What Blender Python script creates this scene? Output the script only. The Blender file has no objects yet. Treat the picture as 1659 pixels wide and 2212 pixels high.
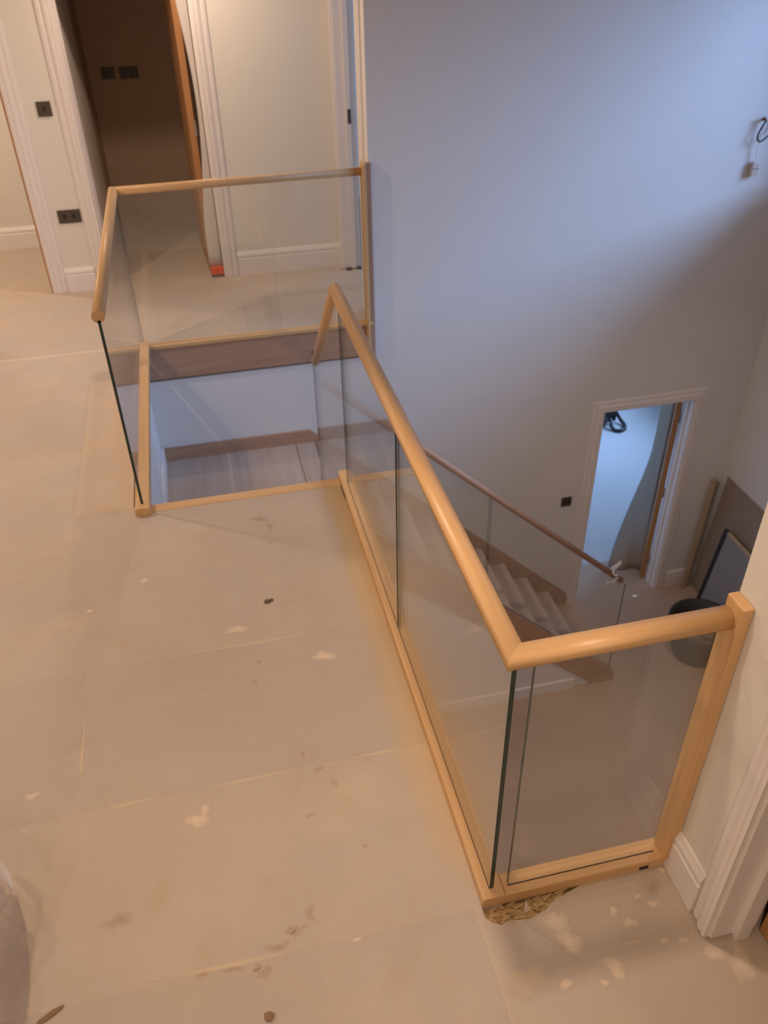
import bpy, bmesh, math, random
from mathutils import Vector, Matrix, Quaternion
random.seed(7)
SC = bpy.context.scene
COL = SC.collection

# ------------------------------------------------------------------ camera
cam = bpy.data.cameras.new('camera'); CAM = bpy.data.objects.new('camera', cam); COL.objects.link(CAM)
CAM.location = (-0.5276, -1.1582, 2.2568)
CAM.rotation_euler = (math.radians(53.6504), math.radians(1.1222), math.radians(-13.0054))
cam.sensor_fit = 'HORIZONTAL'; cam.sensor_width = 36.0
cam.lens = 1800.74 * 36.0 / 1659.0
cam.clip_start = 0.05; cam.clip_end = 100
cam.dof.use_dof = True; cam.dof.focus_distance = 2.2; cam.dof.aperture_fstop = 39.0 / 7.0
SC.camera = CAM

# ------------------------------------------------------------------ world: dusk sky seen only through the windows
W = bpy.data.worlds.new('world'); SC.world = W; W.use_nodes = True
bg = W.node_tree.nodes['Background']
bg.inputs[0].default_value = (0.36, 0.52, 1.0, 1); bg.inputs[1].default_value = 0.9

def area(name, loc, direction, sx, sy, power, color, disk=False, spread=180):
    l = bpy.data.lights.new(name, 'AREA'); l.shape = 'DISK' if disk else 'RECTANGLE'
    l.size = sx
    if not disk: l.size_y = sy
    l.energy = power; l.color = color; l.spread = math.radians(spread)
    o = bpy.data.objects.new(name, l); COL.objects.link(o); o.location = loc
    o.rotation_euler = Vector(direction).to_track_quat('-Z', 'Y').to_euler()
    return o

SKY = (0.35, 0.56, 1.0)
WARM = (1.0, 0.742, 0.555)
# daylight standing in the three window openings (hall, room below, room beyond the return wall)
area('hall_window_daylight', (9.9, -0.45, 4.75), (-6.2, 3.45, -3.4), 4.6, 4.6, 1500, SKY)
area('lower_room_window_daylight', (5.33, 6.55, -1.45), (-1, 0.12, -0.35), 1.2, 1.1, 80, SKY, spread=120)
area('upper_room_window_daylight', (3.83, 5.55, 1.35), (-1, 0, 0), 1.3, 1.2, 55, SKY)
# ceiling downlights of the landing
for i, (x, y, p) in enumerate([(-2.55, 0.75, 11), (-0.35, -1.30, 15), (-2.3, 3.0, 36), (-0.55, 4.50, 17), (-3.0, -1.6, 21)]):
    area('landing_downlight', (x, y, 2.435), (0, 0, -1), 0.11, 0, p, WARM, True)
area('landing_downlight', (-0.05, 0.34, 2.435), (0, 0, -1), 0.11, 0, 6.6, WARM, True, 105)
area('hall_warm_fill', (1.9, 1.5, 2.435), (0, 0, -1), 0.11, 0, 13, (1.0, 0.80, 0.66), True, 95)  # unseen warm fill added overhead to lift the hall floor and lower walls
area('left_room_downlight', (-2.6, 5.65, 2.435), (0, 0, -1), 0.11, 0, 20, WARM, True)

SC.view_settings.view_transform = 'Standard'; SC.view_settings.look = 'None'
SC.view_settings.gamma = 1.0; SC.view_settings.use_curve_mapping = False
SC.view_settings.exposure = 0.0

# ------------------------------------------------------------------ material helpers
def new_mat(name):
    m = bpy.data.materials.new(name); m.use_nodes = True
    nt = m.node_tree; b = nt.nodes['Principled BSDF']
    return m, nt, b
def node(nt, t, **kw):
    n = nt.nodes.new(t)
    for k, v in kw.items():
        if k in n.inputs.keys(): n.inputs[k].default_value = v
        else: setattr(n, k, v)
    return n
def noise(nt, vec, scale, detail=4, rough=0.55):
    n = nt.nodes.new('ShaderNodeTexNoise'); n.inputs['Scale'].default_value = scale
    n.inputs['Detail'].default_value = detail; n.inputs['Roughness'].default_value = rough
    if vec is not None: nt.links.new(vec, n.inputs['Vector'])
    return n.outputs['Fac']
def ramp(nt, fac, stops, interp='LINEAR'):
    r = nt.nodes.new('ShaderNodeValToRGB'); cr = r.color_ramp; cr.interpolation = interp
    while len(cr.elements) < len(stops): cr.elements.new(0.5)
    for e, (p, c) in zip(cr.elements, stops):
        e.position = p; e.color = c if len(c) == 4 else (*c, 1)
    nt.links.new(fac, r.inputs[0]); return r.outputs[0]
def mix(nt, fac, a, b, blend='MIX'):
    n = nt.nodes.new('ShaderNodeMix'); n.data_type = 'RGBA'; n.blend_type = blend
    for s, v in ((0, fac), (6, a), (7, b)):
        if isinstance(v, (int, float)): n.inputs[s].default_value = v
        elif isinstance(v, tuple): n.inputs[s].default_value = v if len(v) == 4 else (*v, 1)
        else: nt.links.new(v, n.inputs[s])
    return n.outputs[2]
def math_(nt, op, a, b=None):
    n = nt.nodes.new('ShaderNodeMath'); n.operation = op; n.use_clamp = False
    for i, v in enumerate((a, b)):
        if v is None: continue
        if isinstance(v, (int, float)): n.inputs[i].default_value = v
        else: nt.links.new(v, n.inputs[i])
    return n.outputs[0]
def position(nt): return nt.nodes.new('ShaderNodeNewGeometry').outputs['Position']
def objcoord(nt): return nt.nodes.new('ShaderNodeTexCoord').outputs['Object']
def mapping(nt, vec, scale=(1, 1, 1), loc=(0, 0, 0)):
    m = nt.nodes.new('ShaderNodeMapping'); m.inputs['Scale'].default_value = scale; m.inputs['Location'].default_value = loc
    nt.links.new(vec, m.inputs['Vector']); return m.outputs[0]
def bump(nt, b, h, strength=0.1, dist=0.002):
    n = nt.nodes.new('ShaderNodeBump'); n.inputs['Strength'].default_value = strength; n.inputs['Distance'].default_value = dist
    nt.links.new(h, n.inputs['Height']); nt.links.new(n.outputs[0], b.inputs['Normal'])

def paint(name, col, rough=0.6, var=0.03, grain=180):
    m, nt, b = new_mat(name); p = position(nt)
    f = noise(nt, p, 1.6, 3)
    c2 = tuple(max(0, x * (1 - var * 2)) for x in col)
    nt.links.new(mix(nt, f, c2, col), b.inputs['Base Color'])
    b.inputs['Roughness'].default_value = rough
    bump(nt, b, noise(nt, p, grain, 3), 0.08, 0.001)
    return m
def wood(name, axis, dark, light, rough=0.42, scale=1.0):
    m, nt, b = new_mat(name); p = objcoord(nt)
    s = [28 * scale] * 3; s['XYZ'.index(axis)] = 1.6 * scale
    v = mapping(nt, p, tuple(s))
    f = noise(nt, v, 1.0, 6, 0.6)
    s2 = [160 * scale] * 3; s2['XYZ'.index(axis)] = 5 * scale
    g = noise(nt, mapping(nt, p, tuple(s2)), 1.0, 3, 0.6)
    c = ramp(nt, f, [(0.28, dark), (0.72, light)])
    c = mix(nt, math_(nt, 'MULTIPLY', g, 0.28), c, tuple(x * 0.62 for x in dark))
    nt.links.new(c, b.inputs['Base Color']); b.inputs['Roughness'].default_value = rough
    bump(nt, b, g, 0.12, 0.0006)
    return m
OAK_D, OAK_L = (0.60, 0.355, 0.155), (0.76, 0.50, 0.25)
OAK = {a: wood('oak_grain_' + a.lower(), a, OAK_D, OAK_L) for a in 'XYZ'}
STAIR_D, STAIR_L = (0.40, 0.235, 0.15), (0.52, 0.325, 0.215)
STW = {a: wood('stair_timber_' + a.lower(), a, STAIR_D, STAIR_L, 0.5) for a in 'XYZ'}
SOFTWOOD = wood('pale_softwood', 'Z', (0.50, 0.38, 0.24), (0.60, 0.48, 0.33), 0.6)
DOOROAK = wood('door_oak', 'Z', (0.42, 0.20, 0.075), (0.55, 0.29, 0.12), 0.45, 0.6)
PLY = wood('tread_chipboard', 'Y', (0.45, 0.34, 0.27), (0.56, 0.44, 0.36), 0.6, 0.6)
WALLP = paint('off_white_wall_paint', (0.76, 0.735, 0.685), 0.75)
STAIRWALL = paint('white_stairwell_paint', (0.76, 0.74, 0.72), 0.7)
SKIM = paint('bare_plaster_brown', (0.50, 0.37, 0.27), 0.8)
TRIM = paint('white_trim_paint', (0.80, 0.755, 0.73), 0.35, 0.015, 60)
CEIL = paint('ceiling_white', (0.82, 0.80, 0.77), 0.8)
HALLFLOOR = paint('dusty_hall_board', (0.54, 0.385, 0.28), 0.6, 0.16)
SCREED = paint('pale_screed', (0.52, 0.52, 0.52), 0.45, 0.06)
PLATE = paint('dark_bronze_plate', (0.075, 0.055, 0.042), 0.4, 0.05)
BLACK = paint('black_plastic', (0.012, 0.012, 0.013), 0.45, 0.05)
RUBBER = paint('black_rubber', (0.035, 0.035, 0.032), 0.6, 0.1)
DUST = paint('grey_protection_sheet', (0.60, 0.565, 0.54), 0.7, 0.04, 40)
DUST2 = paint('brown_grey_protection_sheet', (0.38, 0.29, 0.22), 0.8, 0.05, 40)
ORANGE = paint('orange_tape', (0.80, 0.115, 0.02), 0.5, 0.05)
WHITEPL = paint('white_plastic', (0.95, 0.94, 0.95), 0.35, 0.02)
CREAMPL = paint('cream_terminal_plastic', (0.62, 0.52, 0.46), 0.45, 0.03)
COPPER = paint('brown_cable_sheath', (0.16, 0.075, 0.05), 0.5, 0.03)
HARDB = paint('brown_hardboard', (0.34, 0.27, 0.22), 0.65, 0.08)
GREYPANEL = paint('grey_panel_face', (0.30, 0.28, 0.28), 0.45, 0.08)
BARK = paint('brown_bark', (0.34, 0.215, 0.12), 0.9, 0.25)
DEBRIS = paint('dark_debris', (0.25, 0.16, 0.09), 0.9, 0.3)
PLASTER = paint('dry_plaster', (0.78, 0.66, 0.50), 0.9, 0.05)
INSUL = paint('torn_chipboard_fibre', (0.62, 0.42, 0.20), 0.9, 0.2)
STEEL = paint('dull_steel', (0.25, 0.24, 0.23), 0.35, 0.04)

# chipboard floor: grey green board with dust, stains and the golden dust along the balustrade (all fixed on the board)
def chip_color(nt):
    p = position(nt)
    big = noise(nt, p, 1.3, 5, 0.6)
    c = ramp(nt, big, [(0.30, (0.465, 0.387, 0.318)), (0.5, (0.505, 0.42, 0.342)), (0.70, (0.56, 0.465, 0.375))])
    chips = noise(nt, mapping(nt, p, (1, 1, 1), (3, 1, 0)), 110, 3, 0.7)
    c = mix(nt, math_(nt, 'MULTIPLY', chips, 0.12), c, (0.40, 0.31, 0.22))
    dust = ramp(nt, noise(nt, mapping(nt, p, (1, 1, 1), (9, 4, 2)), 3.1, 7, 0.62), [(0.56, (0, 0, 0)), (0.72, (1, 1, 1))])
    c = mix(nt, math_(nt, 'MULTIPLY', dust, 0.40), c, (0.66, 0.53, 0.40))
    rust = ramp(nt, noise(nt, mapping(nt, p, (1, 1, 1), (5, 7, 1)), 5.2, 7, 0.66), [(0.55, (0, 0, 0)), (0.78, (1, 1, 1))])
    c = mix(nt, math_(nt, 'MULTIPLY', rust, 0.5), c, (0.42, 0.285, 0.165))
    grey = ramp(nt, noise(nt, mapping(nt, p, (1, 1, 1), (2, 11, 3)), 2.2, 6, 0.6), [(0.42, (0, 0, 0)), (0.66, (1, 1, 1))])
    c = mix(nt, math_(nt, 'MULTIPLY', grey, 0.50), c, (0.455, 0.40, 0.35))
    ochre = ramp(nt, noise(nt, mapping(nt, p, (1, 1, 1), (8, 3, 5)), 2.9, 7, 0.68), [(0.48, (0, 0, 0)), (0.70, (1, 1, 1))])
    c = mix(nt, math_(nt, 'MULTIPLY', ochre, 0.42), c, (0.54, 0.41, 0.275))
    fine = noise(nt, mapping(nt, p, (1, 1, 1), (2, 2, 2)), 260, 2, 0.7)
    c = mix(nt, math_(nt, 'MULTIPLY', ramp(nt, fine, [(0.50, (0, 0, 0)), (0.78, (1, 1, 1))]), 0.30), c, (0.66, 0.56, 0.45))
    scuff = ramp(nt, noise(nt, mapping(nt, p, (1.0, 3.0, 1), (4, 9, 1)), 9.0, 6, 0.7), [(0.60, (0, 0, 0)), (0.80, (1, 1, 1))])
    c = mix(nt, math_(nt, 'MULTIPLY', scuff, 0.35), c, (0.64, 0.54, 0.44))
    spots = ramp(nt, noise(nt, mapping(nt, p, (1, 1, 1), (1, 2, 8)), 24, 3, 0.5), [(0.70, (0, 0, 0)), (0.76, (1, 1, 1))])
    c = mix(nt, math_(nt, 'MULTIPLY', spots, 0.30), c, (0.70, 0.58, 0.46))
    dk = ramp(nt, noise(nt, mapping(nt, p, (1, 1, 1), (6, 2, 8)), 17, 4, 0.6), [(0.71, (0, 0, 0)), (0.78, (1, 1, 1))])
    c = mix(nt, math_(nt, 'MULTIPLY', dk, 0.40), c, (0.25, 0.16, 0.09))
    # golden glue / saw dust band beside the long base rail
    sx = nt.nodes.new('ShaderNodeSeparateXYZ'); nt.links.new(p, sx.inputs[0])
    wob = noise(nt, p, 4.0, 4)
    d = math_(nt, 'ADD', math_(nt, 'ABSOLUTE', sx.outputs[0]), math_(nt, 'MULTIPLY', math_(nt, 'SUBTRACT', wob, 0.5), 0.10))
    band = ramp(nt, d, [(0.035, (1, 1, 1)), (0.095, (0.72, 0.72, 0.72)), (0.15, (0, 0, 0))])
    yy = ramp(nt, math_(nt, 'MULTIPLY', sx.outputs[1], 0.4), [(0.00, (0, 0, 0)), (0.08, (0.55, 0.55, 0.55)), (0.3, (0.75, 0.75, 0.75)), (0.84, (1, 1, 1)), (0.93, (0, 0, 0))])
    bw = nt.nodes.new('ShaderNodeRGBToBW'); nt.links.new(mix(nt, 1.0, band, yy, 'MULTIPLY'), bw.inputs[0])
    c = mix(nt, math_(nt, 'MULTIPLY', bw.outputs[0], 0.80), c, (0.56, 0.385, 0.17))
    return c, p, chips
def chip_mat(name, tint):
    m, nt, b = new_mat(name)
    c, p, chips = chip_color(nt)
    c = mix(nt, 1.0, c, tint, 'MULTIPLY')
    nt.links.new(c, b.inputs['Base Color']); b.inputs['Roughness'].default_value = 0.55
    bump(nt, b, chips, 0.10, 0.001)
    return m
CHIP = chip_mat('chipboard', (1, 1, 1, 1))
CHIP_LIGHT = chip_mat('chipboard_fresh', (1.14, 1.10, 1.04, 1))
CHIP_GREY = chip_mat('chipboard_greyed', (0.95, 0.96, 0.98, 1))
JOINT = paint('joint_glue_filler', (0.66, 0.55, 0.42), 0.7, 0.1)
# smears blend into the board with a vertex weight: plaster skimmed thin at its rim
def smear_mat(name, col, amt=0.9):
    m, nt, b = new_mat(name)
    c, p, chips = chip_color(nt)
    a = nt.nodes.new('ShaderNodeVertexColor'); a.layer_name = 'thick'
    bw = nt.nodes.new('ShaderNodeRGBToBW'); nt.links.new(a.outputs[0], bw.inputs[0])
    f = math_(nt, 'ADD', bw.outputs[0], math_(nt, 'MULTIPLY', math_(nt, 'SUBTRACT', noise(nt, p, 38, 4, 0.65), 0.5), 0.9))
    f = ramp(nt, f, [(0.25, (0, 0, 0)), (1.0, (amt, amt, amt))])
    nt.links.new(mix(nt, f, c, col), b.inputs['Base Color']); b.inputs['Roughness'].default_value = 0.75
    return m
SMEAR = smear_mat('plaster_smear', (0.74, 0.60, 0.455))
SMEAR_Y = smear_mat('yellow_glue_smear', (0.66, 0.53, 0.36), 0.7)
SMEAR_D = smear_mat('brown_stain', (0.36, 0.235, 0.135), 0.55)

# clear balustrade glass: see-through sheet with an angle dependent mirror; edge faces are deep green
def glass_mat():
    m = bpy.data.materials.new('clear_glass'); m.use_nodes = True; nt = m.node_tree; nt.nodes.clear()
    out = nt.nodes.new('ShaderNodeOutputMaterial')
    g = nt.nodes.new('ShaderNodeNewGeometry')
    dp = nt.nodes.new('ShaderNodeVectorMath'); dp.operation = 'DOT_PRODUCT'
    nt.links.new(g.outputs['Normal'], dp.inputs[0]); nt.links.new(g.outputs['Incoming'], dp.inputs[1])
    c = math_(nt, 'SUBTRACT', 1.0, math_(nt, 'ABSOLUTE', dp.outputs['Value']))
    f = math_(nt, 'ADD', 0.045, math_(nt, 'MULTIPLY', math_(nt, 'POWER', c, 5.0), 0.95))
    t = nt.nodes.new('ShaderNodeBsdfTransparent'); t.inputs[0].default_value = (0.965, 0.975, 0.965, 1)
    r = nt.nodes.new('ShaderNodeBsdfGlossy'); r.inputs['Roughness'].default_value = 0.015; r.inputs[0].default_value = (1, 1, 1, 1)
    d = nt.nodes.new('ShaderNodeBsdfDiffuse'); d.inputs[0].default_value = (0.75, 0.73, 0.69, 1)
    mx = nt.nodes.new('ShaderNodeMixShader'); nt.links.new(f, mx.inputs[0]); nt.links.new(t.outputs[0], mx.inputs[1]); nt.links.new(r.outputs[0], mx.inputs[2])
    hazy = nt.nodes.new('ShaderNodeMixShader'); hazy.inputs[0].default_value = 0.025      # thin even diffuse haze
    nt.links.new(mx.outputs[0], hazy.inputs[1]); nt.links.new(d.outputs[0], hazy.inputs[2])
    nt.links.new(hazy.outputs[0], out.inputs[0]); return m
GLASS = glass_mat()
GEDGE, _nt, _b = new_mat('glass_edge'); _b.inputs['Base Color'].default_value = (0.02, 0.045, 0.035, 1); _b.inputs['Roughness'].default_value = 0.15
def plastic_film():
    m = bpy.data.materials.new('translucent_polythene'); m.use_nodes = True; nt = m.node_tree; nt.nodes.clear()
    out = nt.nodes.new('ShaderNodeOutputMaterial')
    t = nt.nodes.new('ShaderNodeBsdfTransparent'); t.inputs[0].default_value = (0.93, 0.915, 0.90, 1)
    p = nt.nodes.new('ShaderNodeBsdfPrincipled'); p.inputs['Base Color'].default_value = (0.62, 0.60, 0.62, 1); p.inputs['Roughness'].default_value = 0.22
    mx = nt.nodes.new('ShaderNodeMixShader'); mx.inputs[0].default_value = 0.22
    nt.links.new(t.outputs[0], mx.inputs[1]); nt.links.new(p.outputs[0], mx.inputs[2]); nt.links.new(mx.outputs[0], out.inputs[0]); return m
FILM = plastic_film()

# ------------------------------------------------------------------ geometry helpers
def link(name, me, mats, parent=None, loc=(0, 0, 0)):
    o = bpy.data.objects.new(name, me); COL.objects.link(o); o.location = loc
    for m in (mats if isinstance(mats, (list, tuple)) else [mats]): me.materials.append(m)
    if parent is not None:
        o.parent = parent
        o.location = Vector(loc) - ORIGIN.get(parent.name, Vector((0, 0, 0)))
    ORIGIN[o.name] = Vector(loc)
    return o
ORIGIN = {}
def from_bm(name, bm, mats, parent=None, center=None):
    if center is None:
        lo = Vector((min(v.co[i] for v in bm.verts) for i in range(3))); hi = Vector((max(v.co[i] for v in bm.verts) for i in range(3)))
        center = Vector(((lo.x + hi.x) / 2, (lo.y + hi.y) / 2, lo.z))
    center = Vector(center)
    bmesh.ops.translate(bm, verts=bm.verts, vec=-center)
    bmesh.ops.recalc_face_normals(bm, faces=bm.faces)
    me = bpy.data.meshes.new(name); bm.to_mesh(me); bm.free()
    return link(name, me, mats, parent, center)
def add_box(bm, x0, x1, y0, y1, z0, z1, bevel=0.0):
    vs = [bm.verts.new((x, y, z)) for x in (x0, x1) for y in (y0, y1) for z in (z0, z1)]
    fs = [(0, 1, 3, 2), (4, 6, 7, 5), (0, 4, 5, 1), (2, 3, 7, 6), (0, 2, 6, 4), (1, 5, 7, 3)]
    faces = [bm.faces.new([vs[i] for i in f]) for f in fs]
    if bevel > 0:
        edges = list({e for f in faces for e in f.edges})
        bmesh.ops.bevel(bm, geom=edges, offset=bevel, segments=2, profile=0.5, affect='EDGES')
    return vs
def box(name, x0, x1, y0, y1, z0, z1, mats, parent=None, bevel=0.0):
    bm = bmesh.new(); add_box(bm, min(x0, x1), max(x0, x1), min(y0, y1), max(y0, y1), min(z0, z1), max(z0, z1), bevel)
    return from_bm(name, bm, mats, parent)
def boxes(name, lst, mats, parent=None):
    bm = bmesh.new()
    for b in lst: add_box(bm, *b)
    return from_bm(name, bm, mats, parent)
def prism(name, pts, axis, a0, a1, mats, parent=None, bevel=0.0):
    """pts in the two remaining axes (in x,y,z order), extruded along axis from a0 to a1"""
    bm = bmesh.new(); rings = []
    for a in (a0, a1):
        r = []
        for (u, v) in pts:
            co = {'X': (a, u, v), 'Y': (u, a, v), 'Z': (u, v, a)}[axis]; r.append(bm.verts.new(co))
        rings.append(r)
    n = len(pts)
    bm.faces.new(rings[0]); bm.faces.new(rings[1][::-1])
    for i in range(n): bm.faces.new((rings[0][i], rings[1][i], rings[1][(i + 1) % n], rings[0][(i + 1) % n]))
    if bevel > 0: bmesh.ops.bevel(bm, geom=list(bm.edges), offset=bevel, segments=2, profile=0.5, affect='EDGES')
    return from_bm(name, bm, mats, parent)
def moulding(name, prof, origin, U, V, D, L, mats, parent=None, k0=0.0, k1=0.0):
    """profile (u,v) swept from origin along D for L; ends sheared by k*u for mitres"""
    U, V, D, O = Vector(U), Vector(V), Vector(D), Vector(origin)
    bm = bmesh.new(); rings = []
    for s, k in ((0, k0), (L, k1)):
        rings.append([bm.verts.new(O + U * u + V * v + D * (s + k * u)) for u, v in prof])
    n = len(prof)
    bm.faces.new(rings[0]); bm.faces.new(rings[1][::-1])
    for i in range(n): bm.faces.new((rings[0][i], rings[1][i], rings[1][(i + 1) % n], rings[0][(i + 1) % n]))
    return from_bm(name, bm, mats, parent)
ARCH = [(0, 0), (0, .020), (.014, .020), (.018, .016), (.022, .020), (.034, .0195), (.046, .013), (.052, .009), (.056, .013), (.070, .012), (.078, .008), (.080, 0)]
def arch_profile(w): return [(u / .080 * w, v) for u, v in ARCH]
SKIRT = [(0, 0), (.018, 0), (.018, .120), (.013, .125), (.013, .131), (.017, .135), (.0165, .148), (.010, .162), (.007, .170), (0, .172)]
def skirting(name, p, along, out, L, parent=None, struct_=True):
    o = moulding(name, SKIRT, p, out, (0, 0, 1), along, L, TRIM, parent)
    if struct_ and parent is None: o['kind'] = 'structure'
    return o
def rail(name, p0, p1, n0, n1, r, mat, parent=None, seg=28):
    p0, p1 = Vector(p0), Vector(p1); d = (p1 - p0).normalized()
    q = Vector((0, 0, 1)).rotation_difference(d); R = q.to_matrix().to_4x4()
    a, b = R.to_3x3() @ Vector((1, 0, 0)), R.to_3x3() @ Vector((0, 1, 0))
    bm = bmesh.new(); rings = []
    inv = R.inverted()
    for p, n in ((p0, n0), (p1, n1)):
        n = Vector(n) if n is not None else d
        ring = []
        for i in range(seg):
            t = 2 * math.pi * i / seg
            w = p + a * (r * math.cos(t)) + b * (r * math.sin(t))
            w = w + d * ((p - w).dot(n) / d.dot(n))
            ring.append(bm.verts.new(inv @ (w - p0)))
        rings.append(ring)
    f0 = bm.faces.new(rings[0]); f1 = bm.faces.new(rings[1][::-1])
    for i in range(seg):
        f = bm.faces.new((rings[0][i], rings[1][i], rings[1][(i + 1) % seg], rings[0][(i + 1) % seg])); f.smooth = True
    bmesh.ops.recalc_face_normals(bm, faces=bm.faces)
    me = bpy.data.meshes.new(name); bm.to_mesh(me); bm.free()
    o = link(name, me, mat, parent, p0); o.rotation_mode = 'QUATERNION'; o.rotation_quaternion = q
    return o
def pane(name, pts, axis, a0, a1, parent):
    """glass sheet: outline pts in the two other axes, faces clear, rim green"""
    o = prism(name, pts, axis, a0, a1, [GLASS, GEDGE], parent)
    i = 'XYZ'.index(axis)
    for f in o.data.polygons: f.material_index = 0 if abs(f.normal[i]) > 0.9 else 1
    return o
def tube(name, pts, r, mat, parent=None, seg=8, res=6):
    cu = bpy.data.curves.new(name, 'CURVE'); cu.dimensions = '3D'; cu.bevel_depth = r; cu.bevel_resolution = 3; cu.use_fill_caps = True
    sp = cu.splines.new('BEZIER'); sp.bezier_points.add(len(pts) - 1); sp.resolution_u = res
    c = Vector(pts[0])
    for bp, p in zip(sp.bezier_points, pts):
        bp.co = Vector(p) - c; bp.handle_left_type = bp.handle_right_type = 'AUTO'
    tmp = bpy.data.objects.new(name, cu)
    COL.objects.link(tmp); dg = bpy.context.evaluated_depsgraph_get()
    me = bpy.data.meshes.new_from_object(tmp.evaluated_get(dg)); bpy.data.objects.remove(tmp); bpy.data.curves.remove(cu)
    me.name = name
    for p in me.polygons: p.use_smooth = True
    return link(name, me, mat, parent, c)
def empty(name, loc, label=None, cat=None, group=None):
    o = bpy.data.objects.new(name, None); COL.objects.link(o); o.location = loc; o.empty_display_size = 0.1
    ORIGIN[o.name] = Vector(loc)
    return tag(o, label, cat, group)
def tag(o, label=None, cat=None, group=None, kind=None):
    if label: o['label'] = label
    if cat: o['category'] = cat
    if group: o['group'] = group
    if kind: o['kind'] = kind
    return o
def struct(o): o['kind'] = 'structure'; return o

# ------------------------------------------------------------------ key dimensions
HR = 0.95                    # handrail centre height
XL, XR = -0.953, 0.53        # left glass line, right wall / stairwell return
YS = 2.165                   # top nosing of the stairs
YB = 3.955                   # stairwell back wall and edge of the back landing
Y2 = 5.046                   # back wall of the landing
ZG = -2.92                   # hall floor
ZH = -0.86                   # half landing
CH = 2.45                    # landing ceiling
XH = 3.55                    # right wall of the hall

# ------------------------------------------------------------------ upper floor: slab with chipboard sheets as pieces
floor = struct(boxes('floor', [(-4.2, 0.03, -2.8, YS, -.26, -.0225), (0.03, 2.6, -2.8, -.03, -.26, -.0225),
        (-4.2, -1.0, YS, 7.0, -.26, -.0225), (-1.0, XR, YB + .02, 7.0, -.26, -.0225), (XR, XH, YB + .14, 7.0, -.26, -.0225)], JOINT))
# glue squeezed up into the board joints, a hair below the surface
glue = boxes('joint_glue', [(-4.2, -.06, -2.8, YS, -.0224, -.0006), (-.06, 2.6, -2.8, -.10, -.0224, -.0006), (0.33, 2.6, -.10, -.031, -.0224, -.0006), (-.06, .03, -.021, YS, -.0224, -.0006), (-.06, -.0345, -.10, -.021, -.0224, -.0006),
        (-4.2, -1.0, YS, 7.0, -.0224, -.0006), (-1.0, XR, YB + .02, 7.0, -.0224, -.0006), (XR, XH, YB + .14, 7.0, -.0224, -.0006)], JOINT, floor)
glue['kind'] = 'stuff'
def board(x0, x1, y0, y1, mat=CHIP, g=0.0016):
    return box('board', x0 + g, x1 - g, y0 + g, y1 - g, -.0222, 0.0, mat, floor)
ROWS = [-2.8, -2.37, -1.785, -1.20, -0.615, -0.022, 0.545, 1.15, 1.735, YS]
JX = {0: [-3.1, -.7], 1: [-2.0, .4], 2: [-3.1, -.7], 3: [-2.4, -.05], 4: [-3.4, -.052], 5: [-2.45, -.62], 6: [-3.55, -1.155], 7: [-2.6, -.2], 8: [-3.6, -1.26]}
mats = [CHIP, CHIP_GREY, CHIP, CHIP, CHIP_GREY, CHIP, CHIP_GREY, CHIP, CHIP]
for i in range(9):
    right = 2.6 if ROWS[i + 1] <= -0.02 else 0.03
    if i == 7: xs = [-4.2, -2.6, right]
    elif i == 5: xs = [-4.2, -2.45, right]
    else: xs = [-4.2] + JX[i] + [right]
    for k in range(len(xs) - 1):
        y1 = ROWS[i + 1]
        if i == 4 and k == len(xs) - 2:
            # the sheet in front of the near base rail, its edge torn away beside the corner
            edge = [(-.052, -.022), (-.034, -.022), (-.034, -.060), (-.018, -.078), (0.004, -.088), (0.03, -.080), (0.055, -.087), (0.085, -.090), (0.125, -.086),
                    (0.150, -.066), (0.180, -.052), (0.215, -.044), (0.25, -.034), (0.30, -.0305), (2.6, -.0305), (2.6, -.615), (-.052, -.615)]
            edge = [(-.0503, y) if x == -.052 else (x, y) for x, y in edge]
            prism('board', edge, 'Z', -.0222, 0.0, CHIP_LIGHT if False else CHIP, floor)
        else:
            board(xs[k], xs[k + 1], ROWS[i], y1, mats[i])
board(-4.2, -1.26, YS, 2.75); board(-4.2, -1.26, 2.75, 3.35, CHIP_GREY); board(-4.2, -2.0, 3.35, 3.95); board(-2.0, -1.26, 3.35, 3.95)
board(-1.26, -1.0, YS, 3.52, CHIP_LIGHT); board(-1.26, -1.0, 3.52, 3.95, CHIP)
board(-4.2, -2.6, 3.95, 4.55, CHIP_GREY); board(-2.6, -0.30, YB + .02, 4.55); board(-0.30, XR, YB + .02, 4.55, CHIP_GREY)
board(-4.2, -1.8, 4.55, 5.15); board(-1.8, 0.10, 4.55, 5.15, CHIP); board(0.10, XR, 4.55, 5.15)
board(-4.2, -1.30, 5.15, 6.16); board(-1.30, 0.10, 5.15, 5.75); board(-1.30, -0.2, 5.75, 6.35, CHIP_GREY); board(-0.2, 0.6, 5.75, 6.35); board(-1.30, 0.6, 6.35, 6.90, CHIP)
board(XR, XH, YB + .14, 5.0); board(XR + .1, XH, 5.0, 6.9)

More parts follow.
